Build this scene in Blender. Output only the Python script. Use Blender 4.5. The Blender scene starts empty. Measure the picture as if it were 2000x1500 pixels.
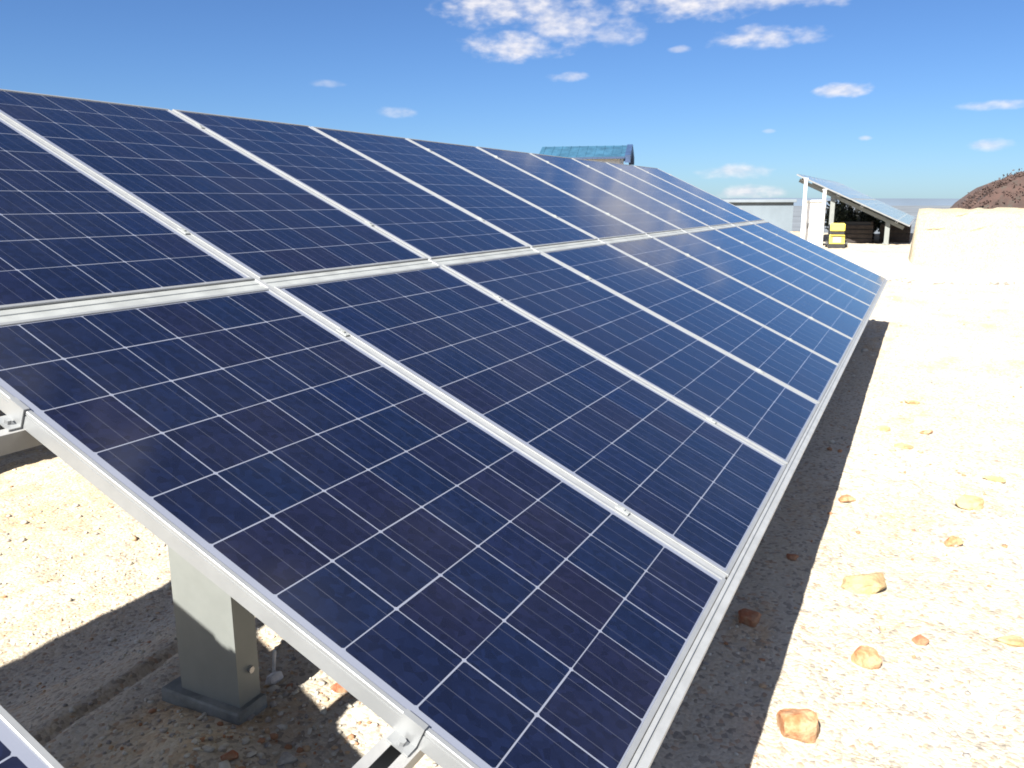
import bpy, bmesh, math, random
import numpy as np
from mathutils import Vector, Matrix, Euler
random.seed(7)
rng = np.random.default_rng(7)
S = bpy.context.scene
COL = S.collection

# ------------------------------------------------------------------ camera, light, exposure
cd = bpy.data.cameras.new('camera')
cd.lens = 28.784; cd.sensor_width = 36.0; cd.clip_start = 0.05; cd.clip_end = 12000
cam = bpy.data.objects.new('camera', cd); COL.objects.link(cam)
right = Vector((0.443265, -0.896385, -0.003317)); up = Vector((0.195589, 0.093106, 0.976256))
back = right.cross(up)
cam.matrix_world = Matrix(((right.x, up.x, back.x, -0.969), (right.y, up.y, back.y, -0.369),
                           (right.z, up.z, back.z, 1.543), (0, 0, 0, 1)))
S.camera = cam
S.view_settings.view_transform = 'Standard'; S.view_settings.look = 'None'
S.view_settings.exposure = 1.72; S.view_settings.gamma = 1.0
S.view_settings.use_curve_mapping = False
S.cycles.transparent_max_bounces = 12
S.cycles.filter_width = 1.8

sun_to = Vector((-1.02, 0.08, 1.0)).normalized()
ld = bpy.data.lights.new('sun', 'SUN'); ld.energy = 4.6; ld.angle = math.radians(0.55); ld.color = (1.0, 0.955, 0.88)
sun = bpy.data.objects.new('sun', ld); COL.objects.link(sun)
sun.rotation_euler = (-sun_to).to_track_quat('-Z', 'Y').to_euler()
sun.location = (-20, 2, 20)

W = bpy.data.worlds.new('World'); S.world = W; W.use_nodes = True
nt = W.node_tree; nt.nodes.clear()
class N:
    """small node-graph helper"""
    def __init__(s, tree): s.t = tree
    def n(s, typ, **kw):
        x = s.t.nodes.new(typ)
        for k, v in kw.items():
            if k.startswith('i_'):
                x.inputs[int(k[2:]) if k[2:].isdigit() else k[2:].replace('_', ' ')].default_value = v
            else: setattr(x, k, v)
        return x
    def l(s, a, b): s.t.links.new(a, b)
    def math(s, op, a, b=None, c=None, clamp=False):
        m = s.t.nodes.new('ShaderNodeMath'); m.operation = op; m.use_clamp = clamp
        for i, v in enumerate((a, b, c)):
            if v is None: continue
            if isinstance(v, (int, float)): m.inputs[i].default_value = v
            else: s.l(v, m.inputs[i])
        return m.outputs[0]
    def ss(s, x, lo, hi):
        m = s.t.nodes.new('ShaderNodeMapRange'); m.interpolation_type = 'SMOOTHSTEP'
        m.inputs['From Min'].default_value = lo; m.inputs['From Max'].default_value = hi
        s.l(x, m.inputs['Value']); return m.outputs[0]
    def mix(s, f, a, b, blend='MIX'):
        m = s.t.nodes.new('ShaderNodeMix'); m.data_type = 'RGBA'; m.blend_type = blend
        for i, v in ((0, f), (6, a), (7, b)):
            if isinstance(v, (int, float)): m.inputs[i].default_value = v
            elif isinstance(v, tuple): m.inputs[i].default_value = v if len(v) == 4 else (*v, 1)
            else: s.l(v, m.inputs[i])
        return m.outputs[2]
    def noise(s, vec, scale, detail=3, rough=.55, dim='3D'):
        x = s.t.nodes.new('ShaderNodeTexNoise'); x.noise_dimensions = dim
        x.inputs['Scale'].default_value = scale; x.inputs['Detail'].default_value = detail
        x.inputs['Roughness'].default_value = rough
        if vec is not None: s.l(vec, x.inputs['Vector'])
        return x.outputs[0]

# sky with scattered fair-weather clouds, all laid out by compass bearing and elevation
g = N(nt)
sky = g.n('ShaderNodeTexSky', sky_type='NISHITA', sun_disc=False)
sky.sun_elevation = math.asin(sun_to.z); sky.sun_rotation = math.atan2(sun_to.x, sun_to.y)
sky.air_density = 1.0; sky.dust_density = 0.5; sky.ozone_density = 2.2; sky.altitude = 900
tc = g.n('ShaderNodeTexCoord')
sep = g.n('ShaderNodeSeparateXYZ'); g.l(tc.outputs['Generated'], sep.inputs[0])
az = g.math('MULTIPLY', g.math('ARCTAN2', sep.outputs[1], sep.outputs[0]), 57.29578)
el = g.math('MULTIPLY', g.math('ARCSINE', sep.outputs[2]), 57.29578)
comb = g.n('ShaderNodeCombineXYZ'); g.l(az, comb.inputs[0]); g.l(g.math('MULTIPLY', el, 1.9), comb.inputs[1])
n1 = g.noise(comb.outputs[0], 0.6, 4, .5); n2 = g.noise(comb.outputs[0], 1.5, 2, .5)
wob = g.math('SUBTRACT', g.math('ADD', g.math('MULTIPLY', n1, 1.9), g.math('MULTIPLY', n2, .5)), 1.22)
CLOUDS = [(26.8, 12.6, 5.2, 1.8, 1), (26.2, 9.9, 3.5, 1.1, 1), (22.6, 11.3, 3.4, 1.8, .85), (22.5, 8.03, 1.5, .4, .6),
          (14.6, 12.4, 5.6, 1.35, .95), (19.6, 10.7, 2.6, 1.0, .6), (10.6, 9.95, 3.3, .8, .85), (7.7, 10.0, 1.7, .6, .7),
          (5.3, 6.7, 2.0, .52, .9), (-2.9, 5.4, 2.3, .34, .65), (-3.1, 3.2, 1.4, .42, .6), (11.6, 1.9, 2.6, .6, .65),
          (10.6, .6, 2.6, .6, .85), (34.1, 5.8, 1.7, .42, .45), (3.8, 3.8, .5, .2, .6), (8.2, 12.3, 6, .9, .8),
          (15.3, 9.5, .9, .28, .55), (38.3, 7.5, 1.2, .28, .3), (11.3, 14.8, 6, 2.9, 1), (24.0, 16.5, 8, 1.8, .9),
          (9.6, 4.4, .5, .15, .3)]
dens = None
for (a0, e0, ra, re, amp) in CLOUDS:
    da = g.math('MULTIPLY', g.math('SUBTRACT', az, a0), 1 / ra)
    de = g.math('MULTIPLY', g.math('SUBTRACT', el, e0), 1 / re)
    r2 = g.math('ADD', g.math('MULTIPLY', da, da), g.math('MULTIPLY', de, de))
    v = g.math('ADD', g.math('SUBTRACT', 1.0, r2), g.math('MULTIPLY', wob, 1.15))
    v = g.math('MULTIPLY', g.ss(v, 0.0, 1.45), amp)
    dens = v if dens is None else g.math('MAXIMUM', dens, v)
# unseen cloud added over the rest of the sky, thickened to lift the shadows
gn = g.noise(comb.outputs[0], 0.085, 6, .62)
away = g.math('MAXIMUM', g.ss(g.math('ABSOLUTE', g.math('SUBTRACT', az, 18.0)), 50, 75), g.ss(el, 44, 52))
fill_cloud = g.math('MULTIPLY', g.math('MULTIPLY', g.ss(gn, .45, .60), away), g.math('MULTIPLY', g.ss(el, 1, 5), .85))
dens = g.math('MAXIMUM', dens, fill_cloud)
# cloud tone wanders between white and faint grey with the fine noise
ctone = g.ss(n2, .3, .7)
ccol = g.mix(ctone, (4.9, 4.95, 5.5), (6.2, 6.0, 6.1))
tint = g.mix(1.0, sky.outputs[0], (.35, .505, .735), 'MULTIPLY')
final = g.mix(dens, tint, ccol)
bg = g.n('ShaderNodeBackground'); g.l(final, bg.inputs[0]); bg.inputs[1].default_value = 0.05
wo = g.n('ShaderNodeOutputWorld'); g.l(bg.outputs[0], wo.inputs[0])

# ------------------------------------------------------------------ materials
def new_mat(name):
    m = bpy.data.materials.new(name); m.use_nodes = True
    t = m.node_tree; t.nodes.clear(); gg = N(t)
    out = gg.n('ShaderNodeOutputMaterial'); p = gg.n('ShaderNodeBsdfPrincipled')
    gg.l(p.outputs[0], out.inputs[0])
    return m, gg, p, out

def plain(name, col, rough=.6, metal=0.0, var=.12, scale=8.0, bump=0.0, coord='Object'):
    m, g, p, o = new_mat(name)
    t = g.n('ShaderNodeTexCoord')
    n = g.noise(t.outputs[coord], scale, 5, .6)
    f = g.ss(n, .3, .7)
    a = tuple(max(0, c * (1 - var)) for c in col); b = tuple(min(1, c * (1 + var)) for c in col)
    g.l(g.mix(f, a, b), p.inputs['Base Color'])
    p.inputs['Roughness'].default_value = rough; p.inputs['Metallic'].default_value = metal
    if bump:
        bn = g.n('ShaderNodeBump'); bn.inputs['Distance'].default_value = bump; bn.inputs['Strength'].default_value = .8
        g.l(g.noise(t.outputs[coord], scale * 4, 4, .6), bn.inputs['Height']); g.l(bn.outputs[0], p.inputs['Normal'])
    return m

M = {}
M['aluminium'] = plain('anodised_aluminium', (.26, .27, .275), .42, .35, .06, 14)
M['strip'] = plain('joint_aluminium', (.33, .34, .34), .45, .3, .08, 22)
M['grey_strip'] = plain('dull_aluminium', (.31, .325, .315), .5, .2, .12, 10)
M['rail'] = plain('galvanised_rail', (.34, .34, .33), .45, .3, .10, 12)
M['steel'] = plain('galvanised_steel', (.225, .24, .228), .55, .3, .06, 6)
M['plinth'] = plain('concrete_plinth', (.19, .20, .19), .95, 0, .25, 14, .004)
M['back'] = plain('white_backsheet', (.165, .18, .225), .6, 0, .03, 3)
M['bolt'] = plain('bolt_steel', (.5, .5, .5), .35, .8, .1, 30)
M['black'] = plain('black_plastic', (.02, .02, .022), .5, 0, .2, 20)
M['white'] = plain('white_paint', (.78, .78, .76), .5, 0, .05, 4)
M['yellow'] = plain('yellow_paint', (.75, .62, .10), .45, 0, .1, 6)
M['wood'] = plain('weathered_wood', (.045, .036, .032), .9, 0, .3, 6)
M['teal'] = plain('teal_roofing', (.035, .105, .17), .4, .2, .25, 1.2)
M['navy'] = plain('dark_trim', (.025, .05, .11), .5, 0, .2, 2)
M['render'] = plain('white_render', (.72, .70, .66), .9, 0, .08, 1.5)
M['dirty'] = plain('dirty_white_plastic', (.62, .60, .57), .6, 0, .15, 30)

def cell_material():
    m, g, p, o = new_mat('polycrystalline_cell')
    at = g.n('ShaderNodeAttribute', attribute_name='rnd'); oi = g.n('ShaderNodeObjectInfo')
    r = g.math('FRACT', g.math('ADD', at.outputs['Fac'], oi.outputs['Random']))
    cr = g.n('ShaderNodeValToRGB'); e = cr.color_ramp.elements
    stops = [(0, (.0030, .0062, .0225)), (.25, (.0034, .0060, .0205)), (.45, (.0046, .0057, .0185)), (.6, (.0027, .0068, .0240)),
             (.78, (.0036, .0062, .0210)), (.88, (.0058, .0056, .0160)), (1, (.0026, .0068, .0270))]
    e[0].position = 0; e[0].color = (*stops[0][1], 1); e[1].position = 1; e[1].color = (*stops[-1][1], 1)
    for pos, c in stops[1:-1]:
        x = e.new(pos); x.color = (*c, 1)
    g.l(r, cr.inputs[0])
    t = g.n('ShaderNodeTexCoord')
    uv = g.n('ShaderNodeUVMap', uv_map='uv')
    # crystal flakes
    vo = g.n('ShaderNodeTexVoronoi'); vo.inputs['Scale'].default_value = 9
    mp = g.n('ShaderNodeVectorMath', operation='ADD'); g.l(uv.outputs[0], mp.inputs[0])
    cx = g.n('ShaderNodeCombineXYZ'); g.l(g.math('MULTIPLY', r, 37), cx.inputs[0]); g.l(g.math('MULTIPLY', r, 91), cx.inputs[1])
    g.l(cx.outputs[0], mp.inputs[1]); g.l(mp.outputs[0], vo.inputs['Vector'])
    sp = g.n('ShaderNodeSeparateColor'); g.l(vo.outputs['Color'], sp.inputs[0])
    fl = g.math('ADD', g.math('MULTIPLY', sp.outputs[0], .5), .75)
    hs = g.n('ShaderNodeHueSaturation'); g.l(cr.outputs[0], hs.inputs['Color']); g.l(fl, hs.inputs['Value'])
    # bus bars, three thin printed silver lines
    su = g.n('ShaderNodeSeparateXYZ'); g.l(uv.outputs[0], su.inputs[0])
    f = g.math('ABSOLUTE', g.math('SUBTRACT', g.math('FRACT', g.math('MULTIPLY', su.outputs[0], 3)), .5))
    bar = g.math('LESS_THAN', f, .016)
    g.l(g.mix(g.math('MULTIPLY', bar, .45), hs.outputs[0], (.07, .075, .10)), p.inputs['Base Color'])
    p.inputs['Roughness'].default_value = .5; p.inputs['Specular IOR Level'].default_value = .1
    return m
M['cell'] = cell_material()

def laminate(m, dust=.012):
    """cells and backsheet are bonded under one toughened pane: its polished face is the clear coat, with a thin uneven dust film"""
    g = N(m.node_tree); p = next(n for n in g.t.nodes if n.type == 'BSDF_PRINCIPLED')
    p.inputs['Coat Weight'].default_value = 1; p.inputs['Coat IOR'].default_value = 1.47; p.inputs['Coat Roughness'].default_value = .08
    p.inputs['Specular IOR Level'].default_value = .05; p.inputs['Metallic'].default_value = 0
    src = p.inputs['Base Color'].links[0].from_socket
    ge = g.n('ShaderNodeNewGeometry')
    d = g.math('ADD', g.math('MULTIPLY', g.ss(g.noise(ge.outputs['Position'], 2.2, 5, .6), .35, .8), dust), .003)
    g.l(g.mix(d, src, (.42, .38, .33)), p.inputs['Base Color'])
laminate(M['cell']); laminate(M['back'])

def ground_material(name, base=(.48, .435, .36)):
    m, g, p, o = new_mat(name)
    ge = g.n('ShaderNodeNewGeometry'); pos = ge.outputs['Position']
    big = g.noise(pos, .55, 5, .6); mid = g.noise(pos, 3.2, 6, .65); fine = g.noise(pos, 38, 6, .7)
    c = g.mix(g.ss(big, .35, .7), base, tuple(x * k for x, k in zip(base, (.97, .93, .86))))
    # patches of ochre soil
    mp = g.n('ShaderNodeMapping'); mp.inputs['Scale'].default_value = (.8, 2.2, 1); mp.inputs['Location'].default_value = (3.1, 1.7, 0)
    g.l(pos, mp.inputs[0])
    och = g.ss(g.noise(mp.outputs[0], .9, 5, .65), .52, .70)
    c = g.mix(g.math('MULTIPLY', och, .75), c, (.47, .33, .185))
    # dug-over ochre subsoil behind the posts
    sx = g.n('ShaderNodeSeparateXYZ'); g.l(pos, sx.inputs[0])
    dug = g.math('MULTIPLY', g.ss(sx.outputs[1], 2.1, 4.2), g.ss(g.noise(mp.outputs[0], 1.6, 5, .65), .34, .62))
    c = g.mix(g.math('MULTIPLY', dug, .85), c, (.45, .335, .185))
    c = g.mix(g.math('MULTIPLY', g.ss(mid, .56, .75), .35), c, (.34, .31, .27))
    # grit: dark and rusty specks, pale chips
    vo = g.n('ShaderNodeTexVoronoi'); vo.inputs['Scale'].default_value = 62; g.l(pos, vo.inputs['Vector'])
    sc = g.n('ShaderNodeSeparateColor'); g.l(vo.outputs['Color'], sc.inputs[0])
    c = g.mix(g.math('MULTIPLY', g.math('GREATER_THAN', sc.outputs[0], .82), .6), c, (.20, .18, .155))
    c = g.mix(g.math('MULTIPLY', g.math('GREATER_THAN', sc.outputs[1], .93), .5), c, (.36, .22, .13))
    c = g.mix(g.math('MULTIPLY', g.math('GREATER_THAN', sc.outputs[2], .85), .4), c, (.56, .52, .42))
    c = g.mix(1.0, c, g.mix(fine, (.62, .62, .62), (1.3, 1.3, 1.3)), 'MULTIPLY')
    g.l(c, p.inputs['Base Color']); p.inputs['Roughness'].default_value = 1; p.inputs['Specular IOR Level'].default_value = .1
    h = g.math('ADD', g.math('MULTIPLY', fine, .6), g.math('MULTIPLY', vo.outputs['Distance'], -.5))
    h = g.math('ADD', h, g.math('MULTIPLY', mid, 1.6))
    b = g.n('ShaderNodeBump'); b.inputs['Distance'].default_value = .018; b.inputs['Strength'].default_value = .65
    g.l(h, b.inputs['Height']); g.l(b.outputs[0], p.inputs['Normal'])
    return m
M['ground'] = ground_material('limestone_soil')
M['bank'] = ground_material('bank_soil', (.36, .32, .23))

def pebble_material():
    m, g, p, o = new_mat('pebble_stone')
    at = g.n('ShaderNodeAttribute', attribute_name='rnd')
    cr = g.n('ShaderNodeValToRGB'); cr.color_ramp.interpolation = 'CONSTANT'; e = cr.color_ramp.elements
    st = [(0, (.46, .43, .36)), (.3, (.36, .33, .29)), (.5, (.52, .49, .42)), (.68, (.26, .24, .22)), (.8, (.44, .31, .19)), (.92, (.33, .17, .09))]
    e[0].position = 0; e[0].color = (*st[0][1], 1); e[1].position = st[-1][0]; e[1].color = (*st[-1][1], 1)
    for q, c in st[1:-1]:
        x = e.new(q); x.color = (*c, 1)
    g.l(at.outputs['Fac'], cr.inputs[0]); g.l(cr.outputs[0], p.inputs['Base Color']); p.inputs['Roughness'].default_value = .95
    return m
M['pebble'] = pebble_material()

def rock_material(name, a, b):
    m, g, p, o = new_mat(name)
    t = g.n('ShaderNodeTexCoord')
    n = g.noise(t.outputs['Object'], 14, 6, .65); n2 = g.noise(t.outputs['Object'], 60, 5, .7)
    c = g.mix(g.ss(n, .38, .62), a, b)
    c = g.mix(1.0, c, g.mix(n2, (.7, .7, .7), (1.2, 1.2, 1.2)), 'MULTIPLY')
    g.l(c, p.inputs['Base Color']); p.inputs['Roughness'].default_value = .95
    bn = g.n('ShaderNodeBump'); bn.inputs['Distance'].default_value = .008; g.l(n2, bn.inputs['Height']); g.l(bn.outputs[0], p.inputs['Normal'])
    return m
M['rock_orange'] = rock_material('ochre_rock', (.36, .15, .06), (.46, .30, .17))
M['rock_yellow'] = rock_material('yellow_rock', (.44, .36, .20), (.33, .23, .11))
M['rock_rust'] = rock_material('rust_rock', (.30, .10, .045), (.34, .19, .11))
M['rock_grey'] = rock_material('grey_rock', (.30, .28, .25), (.42, .39, .34))

def hill_material():
    m, g, p, o = new_mat('scrub_hillside')
    ge = g.n('ShaderNodeNewGeometry'); pos = ge.outputs['Position']
    a = g.noise(pos, .35, 6, .7); b = g.noise(pos, 1.5, 5, .7)
    c = g.mix(g.ss(a, .38, .62), (.045, .030, .026), (.078, .045, .037))
    c = g.mix(g.math('MULTIPLY', g.ss(b, .5, .7), .6), c, (.05, .055, .045))
    g.l(c, p.inputs['Base Color']); p.inputs['Roughness'].default_value = 1
    return m
M['hill'] = hill_material()
M['shrub'] = plain('dry_shrub', (.055, .033, .027), .9, 0, .5, .7)
M['far'] = plain('haze_tinted_far_land', (.085, .115, .155), 1, 0, .1, .004, coord='Object')  # blue-grey base colour stands in for distance haze

# ------------------------------------------------------------------ helpers
def put(name, me, mat, parent=None, loc=None, rot=None):
    o = bpy.data.objects.new(name, me); COL.objects.link(o)
    if mat is not None and not me.materials:
        me.materials.append(mat)
    if parent is not None: o.parent = parent
    if loc is not None: o.location = loc
    if rot is not None: o.rotation_euler = rot
    return o
def tag(o, label=None, cat=None, group=None, kind=None):
    for k, v in (('label', label), ('category', cat), ('group', group), ('kind', kind)):
        if v: o[k] = v
    return o
def empty(name, loc=(0, 0, 0), rot=(0, 0, 0), parent=None):
    o = bpy.data.objects.new(name, None); COL.objects.link(o); o.location = loc; o.rotation_euler = rot
    o.empty_display_size = .2
    if parent: o.parent = parent
    return o
def fin(bm, name, smooth=False):
    bmesh.ops.recalc_face_normals(bm, faces=bm.faces[:])
    me = bpy.data.meshes.new(name); bm.to_mesh(me); bm.free()
    if smooth:
        for p in me.polygons: p.use_smooth = True
    return me
def box(bm, x0, x1, y0, y1, z0, z1, bev=0.0):
    vs = [bm.verts.new(c) for c in ((x0, y0, z0), (x1, y0, z0), (x1, y1, z0), (x0, y1, z0), (x0, y0, z1), (x1, y0, z1), (x1, y1, z1), (x0, y1, z1))]
    fs = [bm.faces.new([vs[i] for i in f]) for f in ((3, 2, 1, 0), (4, 5, 6, 7), (0, 1, 5, 4), (1, 2, 6, 5), (2, 3, 7, 6), (3, 0, 4, 7))]
    if bev:
        es = list({e for f in fs for e in f.edges})
        bmesh.ops.bevel(bm, geom=es, offset=bev, segments=1, affect='EDGES')
def box_me(name, *a, bev=0.0):
    bm = bmesh.new(); box(bm, *a, bev=bev); return fin(bm, name)
def extrude(bm, prof, axis, a, b):
    """closed 2D outline swept along an axis from a to b (axis 'x': outline in y,z; 'y': x,z; 'z': x,y)"""
    def P(u, v, t): return {'x': (t, u, v), 'y': (u, t, v), 'z': (u, v, t)}[axis]
    A = [bm.verts.new(P(u, v, a)) for u, v in prof]; B = [bm.verts.new(P(u, v, b)) for u, v in prof]
    n = len(prof)
    for i in range(n): bm.faces.new((A[i], A[(i + 1) % n], B[(i + 1) % n], B[i]))
    for R in (A, B):
        from mathutils.geometry import tessellate_polygon
        for t in tessellate_polygon([[Vector((u, v, 0)) for u, v in prof]]):
            try: bm.faces.new([R[i] for i in t])
            except ValueError: pass
def ext_me(name, prof, axis, a, b):
    bm = bmesh.new(); extrude(bm, prof, axis, a, b); return fin(bm, name)
def cyl(bm, c, r, h, n=8, axis='z'):
    pr = [(c[0] + r * math.cos(i * 2 * math.pi / n), c[1] + r * math.sin(i * 2 * math.pi / n)) for i in range(n)]
    if axis == 'z': extrude(bm, pr, 'z', c[2], c[2] + h)

# ------------------------------------------------------------------ terrain
def hashn(ix, iy, s):
    v = np.sin(ix * 127.1 + iy * 311.7 + s * 74.7) * 43758.5453
    return v - np.floor(v)
def vnoise(x, y, s=0):
    ix = np.floor(x); iy = np.floor(y); fx = x - ix; fy = y - iy
    fx = fx * fx * (3 - 2 * fx); fy = fy * fy * (3 - 2 * fy)
    a = hashn(ix, iy, s); b = hashn(ix + 1, iy, s); c = hashn(ix, iy + 1, s); d = hashn(ix + 1, iy + 1, s)
    return (a + (b - a) * fx) * (1 - fy) + (c + (d - c) * fx) * fy - .5
def fbm(x, y, o=4, s=0):
    r = 0; a = 1.
    for i in range(o):
        r = r + a * vnoise(x * 2 ** i + 13.7 * i, y * 2 ** i + 7.3 * i, s + i); a *= .5
    return r
def sst(x, a, b):
    t = np.clip((x - a) / (b - a), 0, 1); return t * t * (3 - 2 * t)
def terrain(x, y):
    x = np.asarray(x, float); y = np.asarray(y, float)
    near = 1 - sst(np.hypot(x, y), 25, 60)
    z = .05 * fbm(x * .45, y * .45, 3, 1) + near * (.020 * fbm(x * 3.1, y * 3.1, 3, 5) + .012 * fbm(x * 14, y * 14, 3, 9))
    z = z - .3 * sst(y, 1.75, 2.7) * (1 - sst(x, 12, 16))                 # ground falls away behind the posts
    z = z - .05 * np.exp(-((y - 1.89 - .1 * (x - .5)) / .035) ** 2) * (1 - sst(x, 1.2, 1.8))    # furrow beside the post
    z = z + .05 * np.exp(-((x - .35) ** 2 + (y - 1.35) ** 2) / .06) * (.6 + fbm(x * 7, y * 7, 3, 3))  # kicked-up soil
    edge = x - 16.6 - .35 * np.sin(y * .9) - 1.2 * fbm(y * .5, y * 0 + 2.2, 3, 4)
    rise = sst(edge, 0, 1.5) + .0
    rough = np.exp(-((edge - .25) / .3) ** 2) * .09 * fbm(x * 4, y * 4, 3, 8)
    z = z + .36 * rise + rough
    z = z - 12 * np.maximum(sst(x, 33, 62), sst(np.maximum(-x, np.abs(y)), 60, 122))
    return z
def tz(x, y): return float(terrain(x, y))

def axis_coords(segs):
    out = [segs[0][0]]
    for a, b, st in segs:
        n = max(1, int(round((b - a) / st)))
        out += list(np.linspace(a, b, n + 1)[1:])
    return np.array(out)
geo = lambda a, b, k: list(a * (b / a) ** (np.arange(1, k + 1) / k))
X = axis_coords([(-12, -1, .35), (-1, .1, .06), (.1, 4.5, .028), (4.5, 10, .06), (10, 20, .09), (20, 60, .5)])
X = np.concatenate([-np.array(geo(12, 130, 12))[::-1], X, geo(60, 130, 12)])
Y = axis_coords([(-14, -2.2, .2), (-2.2, 2.8, .03), (2.8, 8, .06), (8, 20, .4), (20, 60, 1.)])
Y = np.concatenate([-np.array(geo(14, 130, 14))[::-1], Y, geo(60, 130, 10)])
GX, GY = np.meshgrid(X, Y, indexing='ij'); GZ = terrain(GX, GY)
nx, ny = GX.shape
co = np.stack([GX, GY, GZ], -1).reshape(-1, 3)
ii, jj = np.meshgrid(np.arange(nx - 1), np.arange(ny - 1), indexing='ij'); q = (ii * ny + jj).ravel()
faces = np.stack([q, q + ny, q + ny + 1, q + 1], -1)
me = bpy.data.meshes.new('ground'); me.vertices.add(len(co)); me.vertices.foreach_set('co', co.ravel())
me.loops.add(len(faces) * 4); me.loops.foreach_set('vertex_index', faces.ravel())
me.polygons.add(len(faces)); me.polygons.foreach_set('loop_start', np.arange(len(faces)) * 4)
me.polygons.foreach_set('use_smooth', np.ones(len(faces), bool)); me.update(); me.validate()
tag(put('ground', me, M['ground']), kind='structure')

plain_me = bpy.data.meshes.new('plain'); bm = bmesh.new()
vs = [bm.verts.new((9000 * a, 9000 * b, -11.2)) for a, b in ((-1, -1), (1, -1), (1, 1), (-1, 1))]; bm.faces.new(vs); bm.to_mesh(plain_me); bm.free()
M['plain'] = plain('haze_tinted_scrub_plain', (.11, .125, .14), 1, 0, .25, .01)  # scrub colour with distance haze painted in as a bluish tint
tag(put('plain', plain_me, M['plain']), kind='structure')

# sand bank right of the row: a bulldozed heap with a steep face and a flat top
def sand_bank():
    us = np.concatenate([np.linspace(0, .012, 4)[:-1], np.linspace(.012, 1, 260)]); vs = np.concatenate([np.linspace(0, .25, 60)[:-1], np.linspace(.25, 1, 20)])
    bm = bmesh.new(); grid = []
    for u in us:
        y = -.12 - 13.5 * u                       # runs away to the right
        row = []
        for v in vs:
            fx = 17.0 + .25 * math.sin(y * .8) + .25 * float(fbm(y * .7, 1.3, 3, 2))
            x = fx + v * 8.0
            top = 1.36 + .03 * float(fbm(y * .9, 4.1, 3, 6))
            zb = float(terrain(x, y)) - .12
            k = .16 * float(sst(np.array(v * 8.0), -.1, .8)) + .84 * float(sst(np.array(v * 8.0 + .25 * float(fbm(y * 1.6, 3.3, 3, 17))), .45, 1.75)) ** .8
            side = float(sst(np.array(u * 13.5), 0, .10))
            back_ = 1 - float(sst(np.array(v), .7, 1))
            z = zb + (top - zb) * k * (side if v > 0 else side) * back_
            d = .09 * float(fbm(x * 2.2, y * 2.2 + 3 * z, 5, 11)) * k * side + .03 * math.sin(z * 22 + 2 * float(fbm(x, y, 2, 3))) * k * side
            row.append(bm.verts.new((x + d * 2, y, z + d)))
        grid.append(row)
    for i in range(len(us) - 1):
        for j in range(len(vs) - 1):
            bm.faces.new((grid[i][j], grid[i + 1][j], grid[i + 1][j + 1], grid[i][j + 1]))
    me = fin(bm, 'sand_bank', True)
    return me
tag(put('sand_bank', sand_bank(), M['bank']), 'steep pale sand bank with a flat top beyond the stony strip', kind='structure')

# dark scrub hill behind the bank
def hill():
    bm = bmesh.new(); n = 90; grid = []
    for i in range(n + 1):
        row = []
        for j in range(n // 2 + 1):
            x = 78 + 60 * j / (n / 2); y = -1.8 - 70 * i / n
            t = min(1, max(0, (-3.1 - y) / 4.6)); h = 4.0 * (t ** .62 if t > 0 else 0) * (1 - max(0, (-y - 40) / 32) ** 2)
            if t >= 1: h += 1.2 * (1 - math.exp(-(-7.7 - y) / 4))
            k = float(sst(np.array((x - 78) / 7.), 0, 1))
            z = -9.5 + (9.2 + h) * k + .55 * float(fbm(x * .5, y * .5, 4, 3)) * k
            row.append(bm.verts.new((x, y, z)))
        grid.append(row)
    for i in range(n):
        for j in range(n // 2):
            bm.faces.new((grid[i][j], grid[i + 1][j], grid[i + 1][j + 1], grid[i][j + 1]))
    return fin(bm, 'hill', True)
hl = tag(put('hill', hill(), M['hill']), kind='structure')
dg_pts = []
def scrub():
    bm = bmesh.new(); r = random.Random(5)
    from mathutils.bvhtree import BVHTree
    bv = BVHTree.FromObject(hl, bpy.context.evaluated_depsgraph_get())
    for _ in range(4200):
        x = 78.5 + r.random() ** 1.5 * 22; y = -2.2 - r.random() * 40
        hit = bv.ray_cast(Vector((x, y, 40)), Vector((0, 0, -1)))
        if hit[0] is None or hit[0].z < -1: continue
        s = .10 + .20 * r.random()
        for _k in range(9):
            c = hit[0] + Vector((r.gauss(0, s), r.gauss(0, s), abs(r.gauss(0, s * .6))))
            a = Vector((r.gauss(0, 1), r.gauss(0, 1), r.gauss(0, 1))).normalized() * s * .5
            b = a.orthogonal().normalized() * s * .35
            bm.faces.new([bm.verts.new(c + a), bm.verts.new(c + b), bm.verts.new(c - a), bm.verts.new(c - b)])
    return fin(bm, 'scrub')
bpy.context.view_layer.update()
tag(put('scrub', scrub(), M['shrub']), 'bare reddish brown scrub covering the hill', 'scrub', kind='stuff')

# far land on the horizon, distance haze put into its blue-grey colour
def far_land():
    bm = bmesh.new(); n = 160; r = []
    for i in range(n + 1):
        a = math.radians(-60 + 150 * i / n)
        R = 2600
        h = 6 + 9 * float(fbm(i * .11, .5, 4, 21)) + (6 if i < 200 else 0)
        r.append([bm.verts.new((R * k * math.cos(a), R * k * math.sin(a), z)) for k, z in ((1, -14), (1.02, h * .75), (1.1, h), (1.3, -14))])
    for i in range(n):
        for j in range(3): bm.faces.new((r[i][j], r[i + 1][j], r[i + 1][j + 1], r[i][j + 1]))
    return fin(bm, 'far_hills', True)
tag(put('far_hills', far_land(), M['far']), kind='structure')

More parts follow.
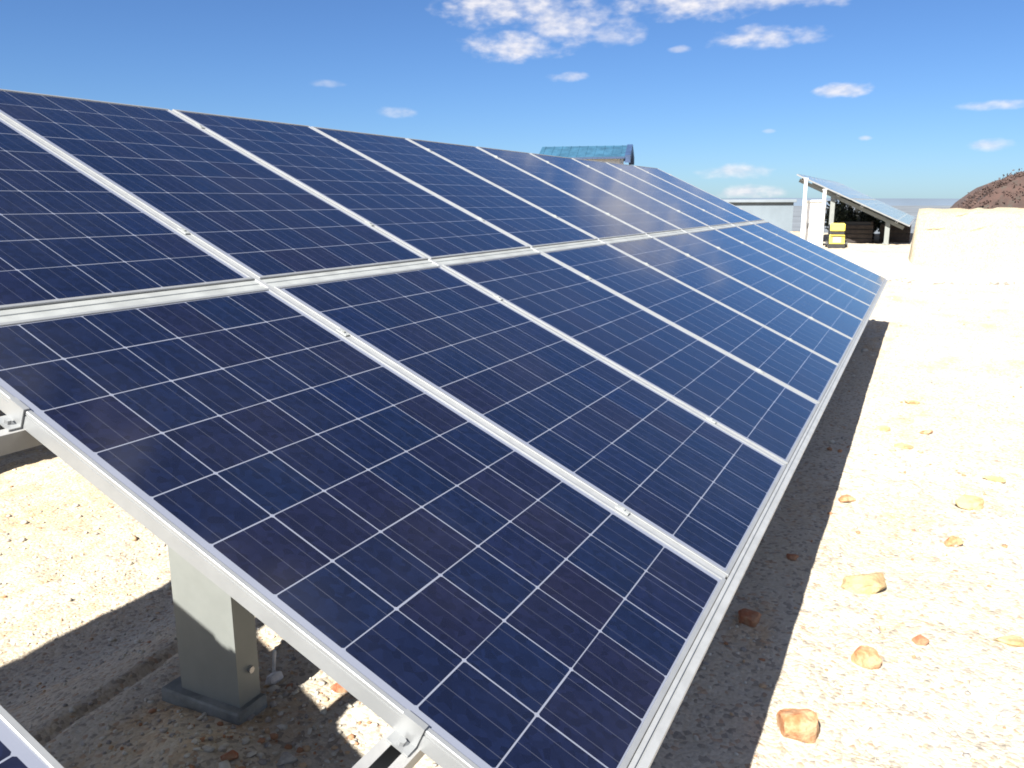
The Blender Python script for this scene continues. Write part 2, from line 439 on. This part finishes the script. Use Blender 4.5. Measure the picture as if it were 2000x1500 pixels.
# ------------------------------------------------------------------ solar panel parts (shared meshes)
PW, PL, PP, GAP = 1.0094, 1.6169, 1.0338, 0.0626     # panel width, length, pitch, gap between the two rows
TILT = math.radians(25)
CP = .159; CS = .156
MX = (PW - 6 * CP) / 2; MY = (PL - 10 * CP) / 2
def frame_mesh():
    prof = [(0, -.04), (0, -.0115), (.0022, -.011), (.0022, -.0085), (0, -.008), (0, -.0012), (.0012, 0), (.0098, 0),
            (.011, -.001), (.011, -.0058), (.0025, -.0058), (.0025, -.038), (.026, -.038), (.026, -.04)]
    bm = bmesh.new(); rings = []
    for sx, sy in ((0, 0), (1, 0), (1, 1), (0, 1)):
        rings.append([bm.verts.new(((PW - d) if sx else d, (PL - d) if sy else d, z)) for d, z in prof])
    n = len(prof)
    for k in range(4):
        A, B = rings[k], rings[(k + 1) % 4]
        for i in range(n): bm.faces.new((A[i], A[(i + 1) % n], B[(i + 1) % n], B[i]))
    return fin(bm, 'panel_frame')
FRAME = frame_mesh()
BACK = box_me('panel_backsheet', .0112, PW - .0112, .0112, PL - .0112, -.0075, -.00312)
JBOX = box_me('junction_box', PW / 2 - .06, PW / 2 + .06, PL - .22, PL - .12, -.032, -.0078, bev=.004)
FRAME.materials.append(M['aluminium']); BACK.materials.append(M['back']); JBOX.materials.append(M['black'])
CH = (-.00311, -.00300)
def cells_mesh(slots, name):
    bm = bmesh.new(); uvl = bm.loops.layers.uv.new('uv'); rl = bm.verts.layers.float.new('rnd')
    for (cx, cy, rv) in slots:
        h = CS / 2; ch = .0035
        out = [(-h + ch, -h), (h - ch, -h), (h, -h + ch), (h, h - ch), (h - ch, h), (-h + ch, h), (-h, h - ch), (-h, -h + ch)]
        top = [bm.verts.new((cx + x, cy + y, CH[1])) for x, y in out]; bot = [bm.verts.new((cx + x, cy + y, CH[0])) for x, y in out]
        for v in top + bot: v[rl] = rv
        f = bm.faces.new(top)
        for lp, (x, y) in zip(f.loops, out): lp[uvl].uv = (x / CS + .5, y / CS + .5)
        for i in range(8): bm.faces.new((bot[i], bot[(i + 1) % 8], top[(i + 1) % 8], top[i])).material_index = 1   # matt sawn edge
    me = bpy.data.meshes.new(name); bm.to_mesh(me); bm.free(); me.materials.append(M['cell']); me.materials.append(M['cell_edge']); return me
M['cell_edge'] = plain('cell_edge', (.02, .02, .03), 1.0, 0, .05, 5)
M['cell_edge'].node_tree.nodes['Principled BSDF'].inputs['Specular IOR Level'].default_value = 0
CELL = cells_mesh([(0, 0, 0)], 'solar_cell')
def slots(): return [(MX + CP * (i + .5), MY + CP * (j + .5)) for j in range(10) for i in range(6)]
JOINED = [cells_mesh([(a, b, random.random()) for a, b in slots()], 'solar_cells') for _ in range(5)]

def panel(origin, frame_rot, u, v, label, group, detail):
    """one panel: u along the row, v up the slope, measured in the plane of its table"""
    Rm = Matrix.Translation(origin) @ Matrix.Rotation(TILT, 4, 'X')
    jit = Matrix.Rotation(random.gauss(0, .0006), 4, 'X') @ Matrix.Rotation(random.gauss(0, .0006), 4, 'Y')
    o = empty('solar_panel'); o.matrix_world = Rm @ Matrix.Translation((u, v, 0)) @ jit
    tag(o, label, 'solar panel', group)
    put('frame', FRAME, None, o); put('backsheet', BACK, None, o)
    put('junction_box', JBOX, None, o)
    if detail:
        for a, b in slots():
            c = put('cell', CELL, None, o); c.location = (a + random.gauss(0, .0003), b + random.gauss(0, .0003), 0)
    else:
        c = put('cells', random.choice(JOINED), None, o); c['kind'] = 'stuff'
    return o

# ------------------------------------------------------------------ racks
def rail_prof(y, z0=-.09, z1=-.0405, w=.058):
    """slotted C rail, open at the top"""
    t = .0035; a = y - w / 2; b = y + w / 2
    return [(a, z0), (b, z0), (b, z1), (b - .018, z1), (b - .018, z1 - t), (b - t, z1 - t), (b - t, z0 + t), (a + t, z0 + t), (a + t, z1 - t), (a + .018, z1 - t), (a + .018, z1), (a, z1)]
RAILS = (PL - 1.30, PL - .30, PL + GAP + .34, PL + GAP + 1.41)
TOP = 2 * PL + GAP
def post_mesh(h):
    # C-section: broad web facing the near end, two flanges
    pr = [(0, 0), (.088, 0), (.088, .02), (.080, .02), (.080, .007), (.007, .007), (.007, .238), (.080, .238), (.080, .225), (.088, .225), (.088, .245), (0, .245)]
    return ext_me('post', pr, 'z', 0, h)
def rack(x0, zg, ncols, h, label, posts, style, railx):
    org = Vector((x0, 0, zg + h)); R = Matrix.Translation(org) @ Matrix.Rotation(TILT, 4, 'X')
    o = empty('mounting_rack'); o.matrix_world = R
    tag(o, label, 'solar rack', 'racks carrying the panel tables')
    inv = R.inverted()
    a, b = railx
    for y in RAILS:
        put('rail', ext_me('rail', rail_prof(y), 'x', a, b), M['rail'], o)
        for k in range(1, ncols):                     # mid clamps sit in the joints over every rail
            bm = bmesh.new(); xm = k * PP - (PP - PW) / 2
            box(bm, xm - .010, xm + .010, y - .02, y + .02, -.0025, .0022, bev=.0008); cyl(bm, (xm, y, .0022), .0065, .004, 6)
            put('clamp', fin(bm, 'clamp'), M['grey_strip'], o)
        for xe, s in ((0, -1), (ncols * PP - (PP - PW), 1)):   # end clamps: a little Z bracket holding the outer frame
            bm = bmesh.new()
            pr = [(0, -.040), (-.028, -.040), (-.028, -.036), (-.0045, -.036), (-.0045, .0045), (.008, .0045), (.008, .0006), (-.0008, .0006), (-.0008, -.040)]
            extrude(bm, [(xe - s * -1 * p[0] if s == 1 else xe + p[0], p[1]) for p in pr] if s == -1 else [(xe - p[0], p[1]) for p in pr], 'y', y - .022, y + .022)
            cyl(bm, (xe + s * .017, y, -.036), .007, .008, 6)
            put('end_clamp', fin(bm, 'end_clamp'), M['aluminium'], o)
    for k in range(1, ncols):
        xm = k * PP - (PP - PW) / 2; w = (PP - PW) / 2 - .0012
        put('joint_strip', box_me('joint_strip', xm - w, xm + w, .004, TOP - .004, -.012, -.0030, bev=.0012), M['strip'], o)
    bm = bmesh.new(); c = PL + GAP / 2; w = GAP / 2 - .002
    extrude(bm, [(c - w, -.030), (c + w, -.030), (c + w, -.006), (c + w * .28, -.006), (c + w * .22, -.0085), (c - w * .22, -.0085), (c - w * .28, -.006), (c - w, -.006)], 'x', .004, ncols * PP - .03)
    put('middle_strip', fin(bm, 'middle_strip'), M['grey_strip'], o)
    pr = [(-.034, -.034), (-.0015, -.034), (-.0015, -.0042), (-.0110, -.0042), (-.0115, -.009), (-.0150, -.009), (-.0155, -.0045), (-.031, -.0045), (-.034, -.008)]
    put('edge_trim', ext_me('edge_trim', pr, 'x', .001, ncols * PP - .026), M['strip'], o)
    for px in posts:
        put('rafter', box_me('rafter', px + .018, px + .078, .08, TOP - .10, -.19, -.0905, bev=.003), M['steel'], o)
        wy = [1.36] if style == 'single' else [.48, 1.95]
        for y0 in wy:
            gx = x0 + px; gz = tz(gx + .04, y0 + .12) - .05
            ztop = zg + h + (y0 + .12) * math.tan(TILT) - .16
            scale = 1.0 if style == 'single' else .5
            me_ = post_mesh(ztop - gz); 
            p = put('post', me_, M['steel'], o); p.matrix_parent_inverse = inv
            p.location = (gx, y0, gz); p.scale = (1, scale, 1)
            pb = put('plinth', box_me('plinth', -.03, .096, -.022, .31, 0, .05, bev=.006), M['plinth'], p)
            pb.location = (0, 0, .045)
            if style == 'single':
                bm = bmesh.new(); cyl(bm, (0, 0, 0), .011, .010, 6)
                put('bolt', fin(bm, 'bolt'), M['bolt'], p, (.05, -.001, .20), (math.pi / 2, 0, 0))
    return o
H = .60
rack(0, 0, 10, H, 'metal rack on broad posts under the near double row of panels', (.65, 3.75, 6.85, 9.2), 'single', (-.409, 10.31))
rack(-.411 - 3 * PP + (PP - PW), 0, 3, H, 'metal rack under the panel cut off at the lower left corner', (.35,), 'single', (0.0, 3 * PP - (PP - PW) + .0005))
FX, FZ = 24.0, .31
rack(FX, FZ, 12, H, 'two-legged metal rack under the distant table seen end-on', (.3, 3.4, 6.5, 9.6), 'double', (-.05, 12 * PP))

ordn = ['first', 'second', 'third', 'fourth', 'fifth', 'sixth', 'seventh', 'eighth', 'ninth', 'tenth', 'eleventh', 'twelfth']
grp = 'dark blue solar panels of the near table'
for k in range(10):
    for row in (0, 1):
        rn = 'lower' if row == 0 else 'upper'
        if k == 0: lb = ('largest dark blue solar panel, nearest in the lower row, over the broad post' if row == 0 else 'upper row solar panel cut by the left edge of the photo')
        elif k == 9: lb = 'last solar panel at the far end of the %s row' % rn
        else: lb = 'dark blue solar panel, %s from the near end of the %s row' % (ordn[k], rn)
        panel(Vector((0, 0, H)), None, k * PP, row * (PL + GAP), lb, grp, k <= 4)
x0 = -.411 - 3 * PP + (PP - PW)
for k in range(3):
    for row in (0, 1):
        lb = 'solar panel corner with white frame at the lower left corner of the photo' if (k == 2 and row == 0) else 'solar panel of the neighbouring table beside the camera, outside the photo'
        panel(Vector((x0, 0, H)), None, k * PP, row * (PL + GAP), lb, 'solar panels of the neighbouring table', k == 2 and row == 0)
for k in range(12):
    for row in (0, 1):
        rn = 'lower' if row == 0 else 'upper'
        panel(Vector((FX, 0, FZ + H)), None, k * PP, row * (PL + GAP), '%s panel from the near end of the distant table, %s row' % (ordn[k], rn), 'panels of the distant table', False)

# low grey building beyond the tables
def shed():
    o = tag(empty('shed', (38.3, 4.95, 0), (0, 0, math.radians(11))), 'long low pale grey building just left of the distant table', 'shed')
    zb = tz(38, 7) - .5
    put('wall', box_me('wall', 0, 3, .02, 6.4, zb, 1.50), M['shedwall'], o)
    put('roof', box_me('roof', -.15, 3.2, -.1, 6.6, 1.502, 1.63, bev=.01), M['shedroof'], o)
M['shedwall'] = plain('pale_grey_render', (.15, .185, .215), .9, 0, .08, 1.)
M['shedroof'] = plain('grey_roof_sheet', (.17, .20, .225), .7, 0, .1, 1.)
shed()

# next row behind, which throws the shade seen under the near left corner
BZ = -.30
def back_row():
    org = Vector((-2.0, 5.30, BZ + H))
    for k in range(7):
        for row in (0, 1):
            R = Matrix.Translation(org) @ Matrix.Rotation(TILT, 4, 'X') @ Matrix.Translation((k * PP, row * (PL + GAP), 0))
            o = empty('solar_panel'); o.matrix_world = R
            tag(o, 'solar panel in the row behind, glimpsed under the near table', 'solar panel', 'panels of the row behind')
            put('frame', FRAME, None, o); put('backsheet', BACK, None, o)
            c = put('cells', random.choice(JOINED), None, o); c['kind'] = 'stuff'
    o = empty('mounting_rack'); R = Matrix.Translation(org) @ Matrix.Rotation(TILT, 4, 'X'); o.matrix_world = R
    tag(o, 'metal rack of the row behind, glimpsed beyond the near corner', 'solar rack', 'racks carrying the panel tables')
    for y in RAILS: put('rail', ext_me('rail', rail_prof(y), 'x', 0, 7 * PP), M['rail'], o)
    for px in (.6, 3.7, 6.5):
        gz = tz(-2 + px, 5.30 + 1.48) - .05
        p = put('post', post_mesh(BZ + H + 1.48 * math.tan(TILT) - .16 - gz), M['steel'], o); p.matrix_parent_inverse = R.inverted()
        p.location = (-2 + px, 5.30 + 1.36, gz)
        put('rafter', box_me('rafter', px + .018, px + .078, .08, TOP - .10, -.19, -.0905, bev=.003), M['steel'], o)
back_row()

# ------------------------------------------------------------------ things near the far table
# white switch cabinet
def cabinet():
    x, y = 23.2, 2.33; z = tz(x, y) - .03
    o = empty('electrical_cabinet', (x, y, z), (0, 0, math.radians(4)))
    tag(o, 'white electrical cabinet at the high end of the distant table', 'cabinet')
    put('body', box_me('body', 0, .35, -.24, .26, 0, 1.22, bev=.01), M['white'], o)
    put('door', box_me('door', -.02, -.001, -.22, .24, .06, 1.17, bev=.004), M['white'], o)
    for i in range(7): put('louvre', box_me('louvre', -.032, -.021, -.16, .10, 0.78 + i * .05, 0.805 + i * .05), M['grey_strip'], o)
    put('handle', box_me('handle', -.045, -.021, .15, .18, .50, .64, bev=.003), M['black'], o)
    put('roof', box_me('roof', -.06, .40, -.27, .29, 1.222, 1.26, bev=.005), M['white'], o)
cabinet()
def pole(x, y, h, label):
    o = tag(empty('pole', (x, y, tz(x, y) - .05)), label, 'pole')
    bm = bmesh.new(); cyl(bm, (0, 0, 0), .045, h, 10); put('shaft', fin(bm, 'shaft'), M['white'], o)
    bm = bmesh.new(); cyl(bm, (0, 0, h), .06, .03, 10); put('cap', fin(bm, 'cap'), M['white'], o)
pole(22.6, 2.56, 1.80, 'slim white pole left of the white cabinet')
pole(22.9, 2.10, 1.52, 'slim white pole between the white cabinet and the yellow machine')
# small yellow engine-driven machine
def machine():
    x, y = 22.0, 1.62; z = tz(x, y)
    o = tag(empty('generator', (x, y, z), (0, 0, math.radians(6))), 'small yellow generator with black base below the distant table', 'generator')
    put('base', box_me('base', -.04, .60, -.25, .25, 0, .11, bev=.01), M['black'], o)
    put('engine_cover', box_me('engine_cover', 0, .55, -.22, .22, .112, .38, bev=.02), M['yellow'], o)
    put('grille', box_me('grille', .01, .54, -.20, .20, .381, .47, bev=.004), M['black'], o)
    put('fuel_tank', box_me('fuel_tank', 0, .55, -.21, .21, .472, .70, bev=.03), M['yellow'], o)
    bm = bmesh.new(); cyl(bm, (.25, 0, .70), .04, .03, 10); put('fuel_cap', fin(bm, 'fuel_cap'), M['black'], o)
    for s in (-1, 1):
        bm = bmesh.new(); cyl(bm, (0, 0, -.035), .10, .07, 14); me_ = fin(bm, 'wheel')
        put('wheel', me_, M['black'], o, (.45, s * .29, .10), (math.pi / 2, 0, 0))
    o.scale = (.88, .84, .9)
    put('control_panel', box_me('control_panel', -.012, -.0005, -.12, .12, .16, .32), M['grey_strip'], o)
    put('handle', box_me('handle', -.10, -.06, -.20, .20, .40, .43, bev=.005), M['black'], o)
machine()
# pallets and crates stored in the shade of the distant table
def crate(x, y, sx, sy, sz, label, mat):
    o = tag(empty('crate', (x, y, tz(x, y))), label, 'crate', None)
    for i, zz in enumerate(np.arange(.02, sz - .08, .13)):
        for nm, a in (('slat', (0, .02, 0, sy)), ('slat', (.02, sx, 0, .02))):
            put(nm, box_me('slat', a[0], a[1], a[2], a[3], zz, zz + .10), mat, o)
    for cx in (.021, sx - .06):
        for cy in (.021, sy - .06): put('corner_post', box_me('corner_post', cx, cx + .04, cy, cy + .04, 0, sz), mat, o)
    put('liner', box_me('liner', .07, sx - .02, .07, sy - .02, .02, sz - .02), M['black'], o)
crate(25.2, .95, 1.1, .9, .62, 'dark slatted crate in the shade under the distant table, left one', M['wood'])
crate(25.6, -.02, 1.2, .8, .55, 'dark slatted crate in the shade under the distant table, right one', M['wood'])

M['leaf'] = plain('dark_leaf', (.04, .055, .035), .8, 0, .4, 1.5)
def bush(x, y, w, h, label, seed):
    r_ = random.Random(seed); z = tz(x, y)
    o = tag(empty('bush', (x, y, z)), label, 'bush', 'dark bushes behind the distant table')
    bm = bmesh.new()
    for k in range(7):
        a = k * 2.4; tip = Vector((math.cos(a) * w * .3, math.sin(a) * w * .3, h * (.6 + .3 * r_.random())))
        b0 = Vector((math.cos(a) * .04, math.sin(a) * .04, -.05)); sd = Vector((-math.sin(a), math.cos(a), 0)) * .02; o2 = Vector((math.cos(a), math.sin(a), 0)) * .02
        lo = [bm.verts.new(b0 + v) for v in (sd, o2, -sd, -o2)]; t_ = bm.verts.new(tip)
        for i in range(4): bm.faces.new((lo[i], lo[(i + 1) % 4], t_))
        bm.faces.new(lo)
    put('stem', fin(bm, 'stem'), M['wood'], o)
    bm = bmesh.new()
    for k in range(1500):
        c = Vector((r_.gauss(0, 1), r_.gauss(0, 1), r_.gauss(0, 1))).normalized() * r_.random() ** .4
        c = Vector((c.x * w * .5, c.y * w * .5, h * .58 + c.z * h * .42)) * (1 + .18 * math.sin(c.x * 9 + c.z * 7 + seed))
        a = Vector((r_.gauss(0, 1), r_.gauss(0, 1), r_.gauss(0, 1))).normalized(); b = a.orthogonal().normalized()
        bm.faces.new([bm.verts.new(c + a * .06), bm.verts.new(c + b * .035), bm.verts.new(c - a * .06), bm.verts.new(c - b * .035)])
    put('foliage', fin(bm, 'foliage'), M['leaf'], o)
bush(27.0, 2.05, .9, 1.2, 'dark bush seen between the posts of the distant table, above the yellow machine', 1)
bush(28.5, 1.35, .9, .95, 'lower dark bush right of the tallest one under the distant table', 2)
bush(29.5, .65, .8, .6, 'dark bush farthest right under the distant table', 3)

# ------------------------------------------------------------------ teal-roofed house behind the row
def house():
    o = tag(empty('house', (55.6, 18.65, 0)), 'white house with a teal metal roof showing above the panels', 'house')
    ang = math.atan2(55.77, 19.13)       # ridge runs across the line of sight
    o.rotation_euler = (0, 0, math.radians(104))
    # local x along the ridge (away to the left), local y toward the back
    zb = tz(55, 20) - 1; L_ = 6.0; hw = 1.5
    ze, zr = 4.72, 5.38
    put('wall', box_me('wall', .35, L_ - .3, -hw, hw, zb, ze), M['render'], o)
    bm = bmesh.new(); extrude(bm, [(-hw, ze + .002), (hw, ze + .002), (0, zr - .28)], 'x', .38, L_ - .32); put('gable', fin(bm, 'gable'), M['navy'], o)
    ow = hw + .35; t = .10
    sl = (zr - ze) / hw; zo = zr - sl * ow
    for s in (-1, 1):
        bm = bmesh.new(); extrude(bm, [(0, zr), (0, zr - t), (s * ow, zo - t), (s * ow, zo)], 'x', 0, L_); r = put('roof', fin(bm, 'roof'), M['teal'], o)
        for i in range(int(L_ / .6)):
            x = .3 + i * .6; bm = bmesh.new()
            extrude(bm, [(s * .02, zr + .02), (s * .02, zr + .003), (s * ow, zo + .003), (s * ow, zo + .02)], 'x', x, x + .06); put('seam', fin(bm, 'seam'), M['teal'], r)
        bm = bmesh.new(); extrude(bm, [(0, zr + .07), (0, zr - .42), (s * ow, zo - .42), (s * ow, zo + .07)], 'x', -.38, -.002); put('barge_board', fin(bm, 'barge'), M['navy'], o)
        put('gutter', box_me('gutter', 0, L_, s * ow - (.12 if s < 0 else -.002), s * ow + (-.002 if s < 0 else .12), zo - .16, zo - .04), M['navy'], o)
    for x in (2.2, 5.2):
        w = put('window', box_me('window', x, x + .9, -hw - .03, -hw - .001, ze - 1.5, ze - .5), M['white'], o)
        put('pane', box_me('pane', x + .06, x + .84, -hw - .045, -hw - .031, ze - 1.44, ze - .56), M['navy'], w)
house()

# ------------------------------------------------------------------ stones
def rock_mesh(seed, sx, sy, sz, facets=0.5):
    bm = bmesh.new(); bmesh.ops.create_icosphere(bm, subdivisions=4, radius=.5)
    r = random.Random(seed); planes = [Vector((r.gauss(0, 1), r.gauss(0, 1), r.gauss(.2, .9))).normalized() for _ in range(13)]
    ds = [r.uniform(.30, .44) for _ in planes]
    for v in bm.verts:
        for n, d in zip(planes, ds):
            k = v.co.dot(n)
            if k > d: v.co -= n * (k - d) * .93
        c = v.co
        v.co *= 1 + .12 * float(fbm(c.x * 5 + seed, c.y * 5 + c.z * 4, 4, seed))
        v.co = Vector((v.co.x * sx, v.co.y * sy, v.co.z * sz))
    return fin(bm, 'stone', False)
ROCKS = [
 (1.351, -.170, .150, .12, .115, 'rock_orange', 'largest orange stone, at the bottom of the sunlit strip'),
 (2.478, -.292, .225, .15, .085, 'rock_yellow', 'flat broad yellowish stone right of the shadow edge'),
 (3.735, -.713, .200, .15, .100, 'rock_yellow', 'rounded ochre stone near the right edge of the photo'),
 (3.529, -.128, .113, .09, .055, 'rock_orange', 'orange stone just outside the shadow of the panels'),
 (3.102, -.622, .098, .08, .060, 'rock_orange', 'pinkish orange stone below the rounded ochre stone'),
 (1.857, -.329, .108, .09, .085, 'rock_orange', 'blocky orange stone above the largest orange stone'),
 (2.092, -.494, .062, .05, .050, 'rock_rust', 'small rusty stone right of the blocky orange stone'),
 (2.244, -.790, .115, .08, .040, 'rock_yellow', 'low cream stone cut by the right edge of the photo'),
 (4.242, -.856, .136, .08, .035, 'rock_yellow', 'half-buried pale stone highest up at the right edge'),
 (1.950, .085, .105, .09, .075, 'rock_rust', 'rust red stone in the shade beside the panel frame'),
 (5.120, -.243, .138, .09, .050, 'rock_yellow', 'pale stone beside the shadow, halfway along the row'),
 (5.975, -.408, .120, .08, .045, 'rock_yellow', 'far pale stone in the middle of the sunlit strip'),
 (4.708, -.382, .140, .09, .035, 'rock_yellow', 'flat pale stone between the shadow and the ochre stones'),
 (8.636, -.664, .120, .09, .060, 'rock_grey', 'grey stone farthest along the sunlit strip'),
 (8.254, .073, .082, .07, .050, 'rock_grey', 'grey stone at the far shadow edge'),
 (2.602, .020, .062, .05, .045, 'rock_rust', 'small dark red stone on the shadow edge'),
 (.930, 1.190, .090, .05, .040, 'rock_rust', 'red stone between the two sunlit patches under the table'),
 (5.149, -.515, .100, .07, .035, 'rock_orange', 'small pale orange stone right of the shadow, halfway along'),
 (1.874, -.659, .042, .035, .028, 'rock_grey', 'small grey pebble right of the blocky orange stone'),
 (1.442, .226, .050, .045, .035, 'rock_grey', 'grey stone in the shade close to the lower frame'),
 (1.729, -.743, .055, .04, .030, 'rock_grey', 'small grey stone near the lower right corner'),
 (.560, 1.10, .070, .05, .035, 'rock_grey', 'pale grey stone in the disturbed soil before the post'),
 (.47, 1.22, .055, .045, .030, 'rock_rust', 'brown stone in the disturbed soil before the post'),
]
for i, (x, y, sx, sy, sz, mt, lb) in enumerate(ROCKS):
    o = put('stone', rock_mesh(i + 3, sx, sy, sz), M[mt]); o.location = (x, y, tz(x, y) + sz * .17)
    a = random.uniform(-.5, .5); o.rotation_euler = (random.uniform(-.1, .1), random.uniform(-.1, .1), math.radians(-64) + a)
    tag(o, lb, 'stone', 'loose stones on the limestone ground')

# loose gravel: far too many to count
ico = bmesh.new(); bmesh.ops.create_icosphere(ico, subdivisions=1, radius=.5)
iv = np.array([v.co[:] for v in ico.verts]); itf = np.array([[v.index for v in f.verts] for f in ico.faces]); ico.free()
def gravel(name, n, xr, yr, s0, s1, seed, label, power=2.5):
    r = np.random.default_rng(seed)
    x = xr[0] + (xr[1] - xr[0]) * r.random(n) ** 1.5; y = yr[0] + (yr[1] - yr[0]) * r.random(n)
    s = s0 + (s1 - s0) * r.random(n) ** power
    keep = fbm(x * 1.7, y * 1.7, 3, 31) + .9 * r.random(n) > .28
    x, y, s = x[keep], y[keep], s[keep]; n = len(x); z = terrain(x, y)
    sc = s[:, None] * (0.6 + .7 * r.random((n, 3))); sc[:, 2] *= .7
    v = iv[None] * (1 + .8 * (r.random((n, len(iv), 3)) - .5)) * sc[:, None, :]
    a = r.random(n) * 6.28; c, s_ = np.cos(a), np.sin(a)
    vx = v[..., 0] * c[:, None] - v[..., 1] * s_[:, None]; vy = v[..., 0] * s_[:, None] + v[..., 1] * c[:, None]
    P = np.stack([vx + x[:, None], vy + y[:, None], v[..., 2] + (z + s * .12)[:, None]], -1).reshape(-1, 3)
    F = (itf[None] + (np.arange(n) * len(iv))[:, None, None]).reshape(-1, 3)
    me = bpy.data.meshes.new(name); me.vertices.add(len(P)); me.vertices.foreach_set('co', P.ravel())
    me.loops.add(len(F) * 3); me.loops.foreach_set('vertex_index', F.ravel()); me.polygons.add(len(F))
    me.polygons.foreach_set('loop_start', np.arange(len(F)) * 3); me.update()
    at = me.attributes.new('rnd', 'FLOAT', 'POINT'); at.data.foreach_set('value', np.repeat(r.random(n), len(iv)))
    tag(put(name, me, M['pebble']), label, name, kind='stuff')
gravel('gravel', 26000, (.1, 9), (-2.4, 3.6), .004, .017, 1, 'fine limestone gravel scattered over the ground')
gravel('soil_clods', 900, (.35, 1.35), (.90, 1.75), .005, .026, 4, 'crumbly soil clods thrown up around the broad post', 2.0)
gravel('small_stones', 5200, (.2, 17), (-5, 6), .014, .045, 2, 'scattered small stones on the pale ground', 3.5)

def rubble():
    r = random.Random(9); bm = bmesh.new()
    for _ in range(420):
        y = 2.5 - 14 * r.random(); x = 16.62 + .35 * math.sin(y * .9) + 1.2 * float(fbm(np.array(y * .5), np.array(2.2), 3, 4)) + r.gauss(.12, .08)
        if float(fbm(np.array(y * 1.3), np.array(7.7), 2, 40)) < -.05: continue
        s_ = .02 + .055 * r.random() ** 2; z = tz(x, y)
        g2 = bmesh.ops.create_icosphere(bm, subdivisions=1, radius=s_)
        for v in g2['verts']: v.co = Vector((v.co.x * 1.1 * r.uniform(.8, 1.2), v.co.y * 1.7 * r.uniform(.8, 1.2), v.co.z * .8)) + Vector((x, y, z + s_ * .2))
    return fin(bm, 'rubble')
tag(put('rubble', rubble(), M['rock_grey']), 'dark clods and rubble along the foot of the pale bank', 'rubble', kind='stuff')
# white plastic stub lying at the foot of the post
o = tag(empty('cable_stub', (.90, 1.46, tz(.90, 1.46))), 'white plastic cable stub standing at the foot of the post', 'cable stub')
bm = bmesh.new(); cyl(bm, (0, 0, 0), .006, .095, 8); put('stem', fin(bm, 'stem'), M['dirty'], o, (0, 0, 0), (0, .15, 0))
put('sleeve', rock_mesh(91, .075, .05, .04), M['dirty'], o, (-.02, -.02, .012))
